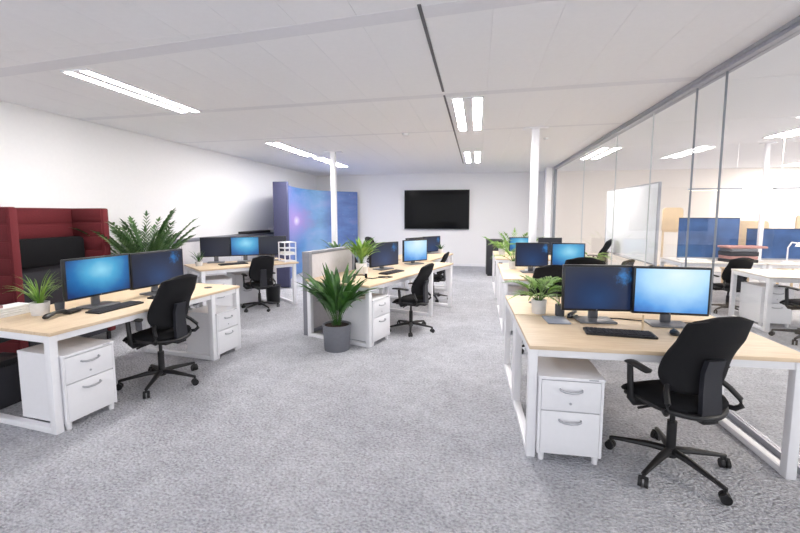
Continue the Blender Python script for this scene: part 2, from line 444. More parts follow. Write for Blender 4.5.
L2 = desk('light wood desk by the left wall with three monitors in a row', (-4.03, 5.36), 51, 1.60, .90, (.03, 1.5))
Md = desk('light wood desk in the middle behind the large floor plant', (-1.213, 4.516), 71, 2.55, .98, (.02, 1.72, 2.47))
M2 = desk('light wood desk in the middle row nearest the wall television', (-.835, 7.20), 76.5, 1.50, .9, (.02, 1.2, 1.44))

# ------------------------------------------------------------------ drawer pedestals
def make_pedestal(label, loc, rz, h=.56, w=.40, d=.46):
    t = thing('drawer_pedestal', label, 'drawer unit', (loc[0], loc[1], 0), rz)
    b = MB(); b.bx(0, .016, 0, d, .05, h - .02); b.bx(w - .016, w, 0, d, .05, h - .02); b.bx(.016, w - .016, .02, d, .05, h - .02)
    b.bx(-.002, w + .002, -.004, d + .002, h - .02, h, .002)
    b.build('body', 'white', t)
    for k, (z0, z1) in enumerate(((.056, .335), (.342, h - .026))):
        dr = MB().bx(.018, w - .018, -.002, .018, z0, z1, .002).build('drawer', 'white', t)
        hz = z1 - .055; hd = MB()
        hd.tube([(w / 2 - .065, -.002, hz + .004), (w / 2 - .062, -.018, hz + .002), (w / 2 - .04, -.026, hz - .004), (w / 2, -.029, hz - .007), (w / 2 + .04, -.026, hz - .004), (w / 2 + .062, -.018, hz + .002), (w / 2 + .065, -.002, hz + .004)], .006, 8, sy=1.3)
        hd.build('handle', 'handle', dr)
        if k: MB().cyl((w / 2 + .0, -.006, z0 + .05), (w / 2, .0, z0 + .05), .008, n=12).build('lock', 'handle', dr)
    MB().bx(w - .09, w - .035, -.005, -.0035, h - .012, h - .004).build('grip', 'handle', t)
    for (fx, fy) in ((.03, .03), (w - .03, .03), (.03, d - .03), (w - .03, d - .03)):
        MB().lathe([(.018, 0), (.02, .03), (.02, .05)], (fx, fy, 0), 12).build('foot', 'white', t)
    return t
def local(o, x, y, z=0):
    a = o.rotation_euler.z; return (o.location.x + x * math.cos(a) - y * math.sin(a), o.location.y + x * math.sin(a) + y * math.cos(a), z)
def ldeg(o): return math.degrees(o.rotation_euler.z)
P0 = make_pedestal('white two-drawer unit under the nearest right desk', local(R1, .06, -.02), .6, w=.385)
copy_thing(P0, 'white two-drawer unit under the near end of the left desk, largest in view', local(L1, .062, -.005), ldeg(L1))
copy_thing(P0, 'white two-drawer unit under the far end of the left desk', local(L1, 1.595 + .006, -.005), ldeg(L1), scale=.9)
copy_thing(P0, 'white two-drawer unit beside the large floor plant under the middle desk', local(Md, .08, .0), ldeg(Md))
copy_thing(P0, 'white drawer unit under the left end of the three-monitor desk', local(L2, .12, .12), ldeg(L2))
copy_thing(P0, 'white drawer unit under the middle of the three-monitor desk', local(L2, .66, .42), ldeg(L2))
copy_thing(P0, 'white drawer unit under the second right row desk', local(R2, .06, .05), 0.3)

# ------------------------------------------------------------------ task chairs
def make_chair(label, loc, rz):
    t = thing('task_chair', label, 'chair', (loc[0], loc[1], 0), rz)
    R = .335
    b = MB(); b.cyl((0, 0, .075), (0, 0, .135), .036, .03, 20)
    for k in range(5):
        a = 2 * PI * k / 5 + 1.082
        ca, sa = math.cos(a), math.sin(a)
        b.tube([(ca * .02, sa * .02, .112), (ca * .12, sa * .12, .108), (ca * R * .8, sa * R * .8, .088), (ca * R, sa * R, .078)], [.026, .023, .016, .014], 10, sy=.85)
    b.build('star_base', 'black', t)
    for k in range(5):
        a = 2 * PI * k / 5 + 1.082; ca, sa = math.cos(a), math.sin(a)
        w = MB(); cx_, cy_ = ca * R, sa * R; ta = a + .9 + k * .5; tx, ty = math.cos(ta), math.sin(ta)
        w.cyl((cx_, cy_, .05), (cx_, cy_, .085), .009, n=10)
        for sgn in (-1, 1):
            w.cyl((cx_ + tx * sgn * .006, cy_ + ty * sgn * .006, .028), (cx_ + tx * sgn * .026, cy_ + ty * sgn * .026, .028), .028, n=18)
        w.tube([(cx_ - tx * .024 - ty * .0, cy_ - ty * .024, .056), (cx_, cy_, .06), (cx_ + tx * .024, cy_ + ty * .024, .056)], .008, 8)
        w.build('caster', 'black', t)
    g = MB(); g.cyl((0, 0, .12), (0, 0, .30), .027, n=18); g.cyl((0, 0, .30), (0, 0, .41), .015, n=14); g.build('gas_column', 'black', t)
    m = MB(); m.box((0, -.02, .415), (.16, .26, .05), .012)
    m.tube([(.06, .03, .41), (.18, .05, .41), (.235, .05, .405)], .008, 8); m.tube([(-.06, .0, .41), (-.19, .0, .405), (-.24, 0, .40)], .008, 8)
    m.build('tilt_mechanism', 'black', t)
    # seat: cushion with a waterfall front
    s = MB(); n = 12; rows = []
    def outline(k, inset, z, drop):
        pts = []
        for j in range(40):
            a = 2 * PI * j / 40
            ca, sa = math.cos(a), math.sin(a); e = 2 / 3.4
            x_ = (abs(ca) ** e) * (1 if ca > 0 else -1) * (.245 - inset); y_ = (abs(sa) ** e) * (1 if sa > 0 else -1) * (.24 - inset) + .015
            pts.append((x_ * (1 - .06 * (-y_ if y_ < 0 else 0) * 4), y_, z - drop * max(0, y_ - .08) ** 1.5 * 2.2))
        return pts
    for inset, z, dr in ((.12, 0.440, .1), (.03, 0.443, .2), (.004, 0.463, .3), (.0, 0.485, .4), (.012, 0.505, .5), (.045, 0.517, .5), (.12, 0.519, .4)):
        rows.append([s.bm.verts.new(p) for p in outline(0, inset, z, dr)])
    for A, B in zip(rows, rows[1:]):
        for j in range(40): s.bm.faces.new((A[j], A[(j + 1) % 40], B[(j + 1) % 40], B[j]))
    s.bm.faces.new(rows[0][::-1]); s.bm.faces.new(rows[-1]); s.build('seat', 'black_cloth', t, 60)
    # backrest: curved shell, wider low down, rounded top corners, lumbar bulge
    bk = MB(); NV, NU = 22, 14; z0, z1 = .555, 1.035
    def spine(v): return -.185 + .032 * math.sin(PI * min(1, v * 1.5)) - .14 * v ** 1.5
    def hw(v):
        w = .218 + .014 * math.sin(PI * v) - .030 * v ** 1.4
        if v < .28: w -= .075 * ((.28 - v) / .28) ** 2.2
        if v > .92: w -= .055 * (1 - math.sqrt(max(0, 1 - ((v - .92) / .08) ** 2)))
        return w
    F, Bk = [], []
    for i in range(NV + 1):
        v = i / NV; fr, br = [], []
        for j in range(NU + 1):
            u = -1 + 2 * j / NU
            x_ = u * hw(v); y_ = spine(v) + .055 * (abs(u) ** 2.2) * (1 - .35 * v); z = z0 + (z1 - z0) * v - .03 * (abs(u) ** 3) * (1 if v > .9 else 0) * (v - .9) * 10
            e = (1 - abs(u) ** 6) * (1 - (2 * v - 1) ** 10); th = .008 + .020 * max(0, e) ** .6
            fr.append(bk.bm.verts.new((x_, y_ + th, z))); br.append(bk.bm.verts.new((x_, y_ - th, z)))
        F.append(fr); Bk.append(br)
    for i in range(NV):
        for j in range(NU):
            bk.bm.faces.new((F[i][j], F[i][j + 1], F[i + 1][j + 1], F[i + 1][j])); bk.bm.faces.new((Bk[i][j + 1], Bk[i][j], Bk[i + 1][j], Bk[i + 1][j + 1]))
    for i in range(NV):
        for j in (0, NU): bk.bm.faces.new((F[i][j], F[i + 1][j], Bk[i + 1][j], Bk[i][j]))
    for j in range(NU):
        for i in (0, NV): bk.bm.faces.new((F[i][j], F[i][j + 1], Bk[i][j + 1], Bk[i][j]))
    bk.build('backrest', 'black_mesh', t, 60)
    # upright bracket behind the lower back, joined to the hoop and mechanism
    br = MB(); pts = [(-.055, .40), (-.06, .47), (-.058, .60), (-.056, .735)]
    Lr = []
    for z, y_, h in ((.425, -.235, .062), (.48, -.246, .062), (.60, -.238, .058), (.70, -.236, .055), (.775, -.256, .053)):
        Lr.append([br.bm.verts.new(q) for q in ((-h, y_ - .016, z), (h, y_ - .016, z), (h, y_ + .014, z), (-h, y_ + .014, z))])
    for A, B in zip(Lr, Lr[1:]):
        for j in range(4): br.bm.faces.new((A[j], A[(j + 1) % 4], B[(j + 1) % 4], B[j]))
    br.bm.faces.new(Lr[0][::-1]); br.bm.faces.new(Lr[-1]); br.build('back_bracket', 'bracket', t, 30)
    ho = MB(); pts = []
    for k in range(15):
        a = PI + PI * k / 14
        pts.append((math.cos(a) * .235, math.sin(a) * .255 + .0, .445 + .02 * abs(math.cos(a)) ** 2))
    pts = [(-.228, .12, .45)] + pts + [(.228, .12, .45)]
    ho.tube(pts, .020, 10, sy=.9)
    for sx in (-1, 1): ho.tube([(sx * .20, -.15, .455), (sx * .222, -.19, .455), (sx * .236, -.215, .48), (sx * .232, -.21, .52), (sx * .205, -.165, .57), (sx * .165, -.13, .61)], .016, 8)
    ho.build('back_hoop', 'black', t, 60)
    m2 = MB().box((0, -.17, .425), (.10, .18, .035), .01); m2.build('link_arm', 'black', t)
    for sx in (-1, 1):
        a_ = MB(); a_.tube([(sx * .12, .04, .415), (sx * .24, .04, .42), (sx * .262, .04, .45), (sx * .264, .05, .57), (sx * .262, .06, .655)], [.016, .016, .017, .016, .016], 10, sy=1.4)
        ao = a_.build('armrest', 'black', t, 60)
        p = MB(); p.tube([(sx * .262, -.09, .655), (sx * .262, -.08, .665), (sx * .260, .06, .672), (sx * .252, .15, .667), (sx * .245, .175, .657)], [.018, .034, .037, .034, .02], 12, sy=.36)
        p.build('arm_pad', 'black', ao, 60)
    return t
CH = make_chair('black task chair with its back turned, at the nearest right desk', (1.205, 2.69), 19)
for lab, loc, rz, sc in (
    ('black task chair at the nearest left desk, back turned', (-2.87, 3.23), 84, None),
    ('black task chair in front of the middle desk by the large floor plant', (-.86, 5.37), 72, .90),
    ('black task chair seen side-on at the far middle desk below the television', (-.78, 7.45), 84, .86),
    ('black task chair in front of the three-monitor desk by the left wall', (-3.53, 6.16), 48, .88),
    ('black task chair between the first and second right rows, behind the small palm', (.79, 4.86), 6, 1.0),
    ('black task chair tucked at the second right row, behind the navy monitor', (1.25, 5.22), -8, 1.05),
    ('dark chair behind the glass beside the left edge of the whiteboard', (2.36, 9.0), 62, 1.04),
    ('low dark chair behind the glass in front of the whiteboard, left one', (2.34, 7.5), 40, .80),
    ('low dark chair behind the glass in front of the whiteboard, right one', (2.34, 6.60), 100, .78),
    ('black chair on the far side of the middle desk, behind the navy monitor', (-1.90, 6.42), -109, .95),
    ('black chair at the far left picture edge beside the red booth', (-4.42, 2.88), -75, 1.02),
    ('dark chair behind the glass below the left blue screen', (3.98, 7.36), 8, .88),
    ('dark chair at the desk behind the glass, by the right picture edge', (4.05, 5.80), 10, None),
    ('black chair behind the middle row monitors, under the television', (-2.25, 9.35), -100, None),
):
    copy_thing(CH, lab, loc + (0,), rz, scale=sc)

# ------------------------------------------------------------------ monitors
def make_monitor(label, loc, rz, scr, w=.515, h=.355, zb=.085):
    t = thing('monitor', label, 'monitor', loc, rz)
    zc = zb + h / 2
    cs = MB(); cs.box((0, .0, zc), (w, .036, h), .006); cs.box((0, .03, zc), (w * .7, .04, h * .7), .014); cs.build('casing', 'bezel', t)
    MB().bx(-w / 2 + .016, w / 2 - .016, -.0195, -.0175, -h / 2 + .018, h / 2 - .016).build('screen', scr, t).location = (0, 0, zc)
    MB().lathe([(.006, 0), (.006, .001)], (0, 0, 0), 10).build('badge', 'silver', t).matrix_local = Matrix.Translation((0, -.0185, zb + .009)) @ Matrix.Rotation(PI / 2, 4, 'X')
    nk = MB(); nk.bx(-.035, .035, .045, .07, .012, zc + .03, .004); nk.build('neck', 'silver', t)
    b = MB(); b.bx(-.135, .135, -.075, .115, 0, .014, .005); b.build('stand_base', 'silver', t)
    return t
def monitors(dk, items):
    for lab, x_, y_, r_, scr, *k in items:
        make_monitor(lab, local(dk, x_, y_, TOP + .0005), ldeg(dk) + r_, scr, **(k[0] if k else {}))
monitors(R1, [('monitor with navy screen, left of the pair on the nearest right desk', .588, .68, 4, 'scr_dark'),
              ('monitor with pale blue glowing screen on the nearest right desk', 1.085, .64, -2.5, 'scr_pale')])
monitors(L1, [('monitor with glowing blue screen on the nearest left desk', .74, .50, 1, 'scr_blue', dict(w=.60, h=.35, zb=.10)),
              ('monitor with dark navy screen on the nearest left desk', 1.37, .51, -1, 'scr_dark', dict(w=.63, h=.36))])
for lab, x_, y_, sc_ in (('dark monitor at the left end of the three-monitor row', -4.36, 6.24, 'scr_night'),
                         ('glowing blue monitor in the middle of the three-monitor row', -3.97, 6.50, 'scr_blue'),
                         ('dark monitor at the right end of the three-monitor row', -3.58, 6.74, 'scr_night')):
    make_monitor(lab, (x_, y_, TOP + .0005), 31, sc_, w=.475, h=.335, zb=.10)
monitors(Md, [('dark navy monitor on the middle desk behind the leafy desk plant', 1.30, .60, -14, 'scr_dark', dict(zb=.05, w=.58)),
              ('glowing blue monitor on the middle desk', 2.10, .50, -24, 'scr_pale', dict(zb=.05, w=.50))])
monitors(M2, [('dim blue monitor at the far end of the middle row', 1.30, .42, -24, 'scr_dark', dict(zb=.03, h=.33)),
              ('dark monitor half hidden at the far middle desk', .55, .50, -16, 'scr_night', dict(zb=.04, h=.33))])
monitors(R2, [('navy monitor on the second right row, left one', .42, .63, 4, 'scr_dark', dict(w=.45, h=.34)),
              ('glowing blue monitor on the second right row, right one', .90, .63, 4, 'scr_blue', dict(w=.45, h=.34))])
monitors(R3, [('monitor with blue screen on the third right row, behind the small palms', .53, .9, 2, 'scr_blue', dict(zb=.05, h=.30, w=.46)),
              ('dark monitor on the third right row, right one', 1.10, .9, 2, 'scr_night', dict(zb=.05, h=.30, w=.46))])

# ------------------------------------------------------------------ keyboards and desk things
def keyboard(label, dk, x_, y_, r_, mat='black'):
    t = thing('keyboard', label, 'keyboard', local(dk, x_, y_, TOP), ldeg(dk) + r_)
    MB().bx(-.22, .22, -.075, .075, 0, .016, .005).build('case', mat, t)
    k = MB()
    for i in range(5):
        for j in range(15): k.bx(-.205 + j * .0273, -.205 + j * .0273 + .023, -.062 + i * .025, -.062 + i * .025 + .021, .016, .022)
    k.build('keys', 'charcoal', t)
keyboard('black keyboard on the nearest right desk', R1, .645, .35, -6)
keyboard('black keyboard on the nearest left desk, in front of the blue monitor', L1, .72, .29, 3)
keyboard('black keyboard in front of the dark monitor on the left desk', L1, 1.32, .30, 2)
keyboard('black keyboard on the middle desk', Md, 1.05, .32, -3)
keyboard('black keyboard on the three-monitor desk', L2, .62, .38, 0)

def plant_pot(t, r, h, mat, square=0, soil=True):
    p = MB(); p.lathe([(r * .86, 0), (r * .88, .004), (r, h - .01), (r, h), (r * .9, h), (r * .88, h - .02)], (0, 0, 0), 32, square); p.build('pot', mat, t, 40)
    if soil: MB().lathe([(r * .6, h - .03), (r * .885, h - .022), (r * .88, h - .018), (.01, h - .012)], (0, 0, 0), 24, square).build('soil', 'soil', t)
def grass_plant(label, loc, r, h, n, L, W, mat, seed, lift=(1.0, 1.45), droop=(.9, 1.9), stem=.15, square=0, potmat='pot_white', name='potted_plant'):
    t = thing(name, label, 'plant', loc); plant_pot(t, r, h, potmat, square)
    rnd = random.Random(seed); f = MB()
    for i in range(n):
        az = 2 * PI * i / n * 2.4 + rnd.uniform(-.3, .3); rr = rnd.uniform(0, r * .35)
        f.leaf((math.cos(az) * rr, math.sin(az) * rr, h - .02), az, L * rnd.uniform(.65, 1.05), W * rnd.uniform(.75, 1.1), rnd.uniform(*lift), rnd.uniform(*droop), stem, rnd.uniform(-.4, .4))
    f.build('foliage', mat, t, 80); return t
def palm_plant(label, loc, r, h, fronds, L, mat, seed, potmat='pot_white', leaflet=.16, lift=(.75, 1.35), name='potted_palm', lw=.014, dd=.13, ns=9):
    t = thing(name, label, 'plant', loc); plant_pot(t, r, h, potmat)
    rnd = random.Random(seed); f = MB(); st = MB()
    for i in range(fronds):
        az = 2 * PI * i * .381966 + rnd.uniform(-.2, .2); el = rnd.uniform(*lift); LL = L * rnd.uniform(.7, 1.05)
        p = Vector((math.cos(az) * r * .2, math.sin(az) * r * .2, h - .02)); pts = [p.copy()]
        for k in range(ns):
            t_ = k / (ns - 1); d = Vector((math.cos(az) * math.cos(el), math.sin(az) * math.cos(el), math.sin(el)))
            p = p + d * LL / ns; pts.append(p.copy()); el -= dd * 9 / ns
            if t_ > .28:
                ll = leaflet * (1 - .55 * abs(t_ - .55) * 1.6) * rnd.uniform(.8, 1.1)
                for sg in (-1, 1):
                    f.leaf(p, az + sg * (1.05 - .45 * t_), ll, lw, el * .6 + .35, 1.1, .05, sg * .4, 5, .003)
        f.leaf(p, az, leaflet * .8, lw, el, .6, .05, 0, 4, .003)
        st.tube(pts, [.005 - .0035 * q / ns for q in range(ns + 1)], 6)
    f.build('foliage', mat, t, 80); st.build('stems', 'stem', t)
    return t
# on the right rows
palm_plant('small palm in a white pot on the nearest right desk', local(R1, .205, .90, TOP), .062, .115, 12, .26, 'leaf_bright', 3, leaflet=.13, lift=(.8, 1.5), lw=.017)
palm_plant('small palm in a white pot on the second right row desk', local(R2, .20, 1.00, TOP), .065, .12, 12, .27, 'leaf_bright', 5, leaflet=.13, lift=(.8, 1.5))
palm_plant('small palm at the right end of the second right row, by the whiteboard', (1.75, 6.72, TOP), .065, .13, 9, .25, 'leaf_bright', 6, leaflet=.13, lift=(.4, 1.2))
palm_plant('small palm in a white pot on the third right row desk, front one', (.50, 8.55, TOP), .07, .13, 12, .30, 'leaf_bright', 8, leaflet=.14, lift=(.8, 1.5))
palm_plant('taller palm standing by the back wall beyond the right rows', (.86, 10.05, 0), .16, .34, 16, .92, 'leaf_bright', 9, leaflet=.24, lift=(1.05, 1.52), lw=.03, dd=.06, ns=12, potmat='pot_grey')
# left and middle
grass_plant('grassy plant in a round white pot on the nearest left desk', local(L1, .36, .66, TOP), .066, .105, 64, .31, .009, 'leaf_bright', 4, lift=(1.0, 1.52), droop=(.5, 2.2), stem=.05)
grass_plant('leafy bright green plant in a white pot on the middle desk', local(Md, .82, .68, TOP), .08, .14, 56, .50, .045, 'leaf_bright', 12, lift=(1.1, 1.55), droop=(.6, 2.2), stem=.25)
grass_plant('tiny plant in a grey pot at the left end of the three-monitor desk', local(L2, .13, .52, TOP), .055, .07, 16, .24, .016, 'leaf', 14, lift=(1.0, 1.5), droop=(.4, 1.2))
grass_plant('large peace lily in a grey floor planter in front of the middle desk', (-1.585, 4.45, 0), .165, .30, 76, .78, .07, 'leaf', 21, lift=(1.16, 1.56), droop=(.4, 2.0), stem=.34, potmat='pot_grey', name='floor_plant')
grass_plant('low plant on the floor beyond the middle partition, before the display wall', (-2.47, 7.05, 0), .15, .80, 30, .46, .05, 'leaf_dark', 31, lift=(.9, 1.4), droop=(1.0, 2.0), potmat='pot_grey', name='floor_plant')
palm_plant('tall bushy palm against the left wall, behind the left monitors', (-4.40, 4.80, 0), .2, .62, 46, 1.0, 'leaf_dark', 17, leaflet=.17, lift=(1.05, 1.57), lw=.03, dd=.06, ns=17, potmat='pot_grey', name='floor_palm')

def small(name, label, cat, mb, mat, loc, rz=0):
    o = mb.build(name, mat); o.location = loc; o.rotation_euler = (0, 0, math.radians(rz)); tag(o, label, cat); return o
# nearest right desk
small('tablet', 'grey flat tablet beside the palm on the nearest right desk', 'tablet', MB().bx(-.085, .085, -.11, .11, 0, .012, .006), 'notepad', local(R1, .295, .66, TOP), 4)
t = thing('pen_cup', 'dark pen cup with pens beside the palm on the nearest right desk', 'pen cup', local(R1, .36, .84, TOP))
MB().lathe([(.036, 0), (.038, .09), (.034, .09), (.032, .01)], (0, 0, 0), 20).build('cup', 'cup_glass', t)
for i in range(4):
    a = i * 1.7; MB().cyl((math.cos(a) * .012, math.sin(a) * .012, .012), (math.cos(a) * .03, math.sin(a) * .03, .15 + .01 * i), .004, n=8).build('pen', ('silver', 'black', 'paper', 'rose')[i], t)
t = thing('stapler', 'small black stapler by the pen cup on the nearest right desk', 'stapler', local(R1, .45, .80, TOP), 50)
MB().bx(-.06, .06, -.016, .016, 0, .012, .004).build('base', 'black', t); MB().box((-.004, 0, .034), (.115, .024, .022), .006, Matrix.Rotation(-.14, 4, 'Y')).build('arm', 'bezel', t)
MB().bx(-.06, -.042, -.012, .012, .01, .032).build('hinge', 'silver', t)
small('cable', 'thin dark cable lying behind the right desk monitors', 'cable', MB().tube([(-.35, .0, .004), (-.2, .03, .004), (-.05, -.01, .004), (.1, .02, .004), (.25, -.02, .004), (.42, .01, .004)], .004, 8), 'black', local(R1, .98, .755, TOP), 0)
small('wooden_stick', 'pale upright stick between the two right desk monitors', 'stick', MB().bx(-.005, .005, -.005, .005, .0, .12).bx(-.03, .03, -.03, .03, 0, .006, .002), 'pale_wood', local(R1, .83, .44, TOP), 0)
t = thing('computer_mouse', 'black mouse beside the right desk keyboard', 'mouse', local(R1, 1.02, .40, TOP), -10)
MB().lathe([(.028, 0), (.033, .008), (.03, .022), (.016, .032)], (0, 0, 0), 20).build('shell', 'black', t).scale = (.9, 1.6, 1)
MB().cyl((-.004, .03, .029), (.004, .03, .029), .007, n=10).build('wheel', 'silver', t)
# nearest left desk
t = thing('desk_phone', 'black handset lying on the nearest left desk, before the white pot', 'phone', local(L1, .33, .44, TOP), ldeg(L1) + 20)
MB().tube([(-.11, 0, .025), (-.085, 0, .03), (0, 0, .04), (.085, 0, .03), (.11, 0, .025)], [.018, .026, .016, .024, .018], 10, sy=.8).build('handset', 'black', t)
MB().box((.15, -.02, .018), (.13, .07, .03), .01).build('cradle', 'black', t)
MB().tube([(.20, 0, .01), (.24, .02, .006), (.28, -.02, .006), (.33, .01, .006)], .005, 8).build('cord', 'black', t)
small('cup', 'dark grey cup beside the white pot on the nearest left desk', 'cup', MB().lathe([(.03, 0), (.036, .085), (.033, .085), (.028, .008)], (0, 0, 0), 24), 'cup_glass', local(L1, .47, .60, TOP))
t = thing('paper_stack', 'white folded bundle of paper at the far left edge of the left desk', 'paper', local(L1, .20, .895, TOP), ldeg(L1) + 2)
for i in range(4): MB().box((.01 * i, .004 * i, .009 + i * .0185), (.40 - .01 * i, .17, .018), .006).build('sheaf', 'paper', t)
small('notebook', 'brown notebook on top of the white paper bundle', 'notebook', MB().bx(-.10, .10, -.05, .05, 0, .02, .004), 'rose', local(L1, .12, .90, TOP + .075), ldeg(L1))
# three-monitor desk
t = thing('paper_tray', 'white wire letter tray at the right end of the three-monitor desk', 'letter tray', local(L2, 1.485, .20, TOP), ldeg(L2))
for sx in (-.10, .10):
    for sy in (-.12, .12): MB().bx(sx - .008, sx + .008, sy - .008, sy + .008, 0, .34).build('post', 'white_metal', t)
for z in (.005, .12, .23, .33): MB().bx(-.11, .11, -.13, .13, z, z + .012, .003).build('shelf', 'white_metal', t)
MB().bx(-.085, .085, -.11, .11, .132, .17).build('papers', 'paper', t)
t = thing('waste_bin', 'black waste bin under the right end of the three-monitor desk', 'bin', local(L2, 1.30, .42), 0)
MB().lathe([(.11, 0), (.13, .30), (.135, .31), (.125, .31), (.10, .01)], (0, 0, 0), 24).build('bin_body', 'black', t); MB().lathe([(.136, .300), (.138, .308), (.136, .316)], (0, 0, 0), 24).build('rim', 'charcoal', t)
# middle desk
t = thing('headset', 'black headset with its cable on the near end of the middle desk', 'headset', local(Md, .42, .42, TOP), 20)
MB().tube([(-.075 + .0, .0, .03)] + [(math.cos(a) * .08, math.sin(a) * .08, .03) for a in [PI - k * PI / 10 for k in range(1, 10)]] + [(.075, 0, .03)], .008, 8).build('headband', 'black', t)
for sx in (-1, 1): MB().cyl((sx * .06, -.005, .03), (sx * .09, -.005, .03), .03, n=18).build('ear_cushion', 'black_cloth', t)
MB().tube([(.08, -.03, .006), (.15, -.09, .006), (.24, -.02, .006), (.34, -.07, .006), (.42, .0, .006), (.36, .06, .006), (.24, .04, .006)], .007, 8).build('cord', 'black', t)
small('drinking_glass', 'pale cup beside the leafy plant on the middle desk', 'cup', MB().lathe([(.03, 0), (.036, .10), (.033, .10), (.028, .006)], (0, 0, 0), 20), 'warm_grey', local(Md, .74, .56, TOP))
t = thing('desk_clock', 'small plant pot tin on the far middle desk', 'pot', local(M2, 1.36, .45, TOP)) if False else None
grass_plant('tiny plant on the far middle desk under the television', local(M2, 1.40, .25, TOP), .05, .09, 16, .18, .02, 'leaf', 41)

# ------------------------------------------------------------------ partition in the middle
def partition(label, loc, rz, L, h, th=.075):
    t = thing('partition_screen', label, 'partition', (loc[0], loc[1], 0), rz)
    f = MB(); f.bx(0, .06, -th / 2, th / 2, 0, h, .004); f.bx(L - .06, L, -th / 2, th / 2, 0, h, .004); f.bx(.06, L - .06, -th / 2, th / 2, h - .035, h, .004); f.bx(.06, L - .06, -th / 2, th / 2, .03, .08, .004)
    f.build('frame', 'grey_frame', t)
    MB().bx(.06, L - .06, -th / 2 + .012, th / 2 - .012, .08, h - .035).build('fabric_panel', 'grey_fabric', t)
    return t
partition('grey framed fabric partition standing beside the middle desk', local(Md, .04, .995), ldeg(Md) + 4, 1.08, 1.09, .115)

# ------------------------------------------------------------------ left wall: low cabinets, booth, trunk
yy = 5.05
for i, lab in enumerate(('low pale grey cabinet behind the tall palm on the left wall', 'low pale grey cabinet along the left wall, behind the dark left monitor of three', 'low pale grey cabinet along the left wall, behind the glowing blue monitor of three', 'low pale grey cabinet along the left wall with the black case on top, nearer half', 'low pale grey cabinet along the left wall nearest the display wall')):
    t = thing('low_cabinet', lab, 'cabinet', (XL + .005, yy, 0)); L = .86
    MB().bx(.0, .28, .002, L - .002, .05, 1.10).build('body', 'cab_grey', t)
    MB().bx(.0, .30, .0, L, 1.10, 1.14, .003).build('cabinet_top', 'cab_top', t)
    MB().bx(.02, .26, .02, L - .02, 0, .05).build('plinth', 'cab_top', t)
    for k in (0, 1):
        d = MB().bx(.28, .296, .006 + k * (L / 2 - .003), L / 2 - .003 + k * (L / 2 - .003), .06, 1.09, .002).build('door', 'cab_grey', t)
        MB().bx(.296, .306, L / 2 + (-.06 if k == 0 else .05), L / 2 + (-.05 if k == 0 else .06), .75, .90).build('handle', 'handle', d)
    yy += L + .004
small('document_case', 'flat black case lying on the low cabinets behind the three monitors', 'case', MB().bx(-.12, .12, -.48, .48, 0, .055, .01), 'black', (-4.90, 8.45, 1.14))
t = thing('desk_lamp', 'small white lamp head on the low cabinets beside the display wall', 'lamp', (-4.88, 9.13, 1.14))
MB().lathe([(.07, 0), (.07, .015), (.012, .02), (.012, .05)], (0, 0, 0), 20).build('base', 'white', t); MB().box((.03, .0, .075), (.11, .20, .06), .02).build('lamp_head', 'white', t)

# red acoustic booth
B0, B1 = 3.25, 4.36; XF = -4.50
t = thing('acoustic_booth', 'dark red high-backed acoustic booth seat against the left wall', 'booth', (XL + .01, B0, 0))
W = B1 - B0; D = XF - XL - .01; HB = 1.64
b = MB(); b.bx(0, .07, 0, W, .10, HB, .012)
for k in range(1, 9): b.bx(.066, .078, .06, W - .06, .10 + k * .17, .10 + k * .17 + .150, .008)
b.build('back_panel', 'red', t)
for nm, y0, y1, yi in (('side_panel', -.0, .08, 1), ('side_panel', W - .08, W, -1)):
    s_ = MB(); s_.bx(.07, D, y0, y1, .10, HB, .02)
    for k in range(0, 9):
        ya, yb = (y1 - .004, y1 + .008) if yi == 1 else (y0 - .008, y0 + .004)
        s_.bx(.08, D - .03, ya, yb, .12 + k * .17, .12 + k * .17 + .150, .006)
        ya, yb = (y0 - .008, y0 + .004) if yi == 1 else (y1 - .004, y1 + .008)
        s_.bx(.08, D - .03, ya, yb, .12 + k * .17, .12 + k * .17 + .150, .006)
    s_.build(nm, 'red', t)
MB().bx(.08, D - .02, .10, W - .10, .10, .38, .02).build('seat_base', 'charcoal', t)
MB().bx(.09, D - .0, .10, W - .10, .38, .50, .04).build('seat_cushion', 'maroon_seat', t)
MB().bx(.085, .24, .10, W - .10, .505, 1.04, .04).build('back_cushion', 'charcoal', t)
MB().bx(.14, .30, .12, W - .12, .98, 1.30, .04).build('head_cushion', 'black_cloth', t)
for (fx, fy) in ((.12, .06), (D - .06, .06), (.12, W - .06), (D - .06, W - .06)): MB().cyl((fx, fy, 0), (fx, fy, .10), .025, n=14).build('foot', 'black', t)
t = thing('storage_trunk', 'black low trunk on the floor under the rear of the left desk', 'trunk', (-3.86, 2.44, 0))
MB().bx(-.13, .12, 0, .30, 0, .34, .01).build('body', 'charcoal', t); MB().bx(-.134, .124, -.004, .304, .34, .39, .01).build('lid', 'black', t)

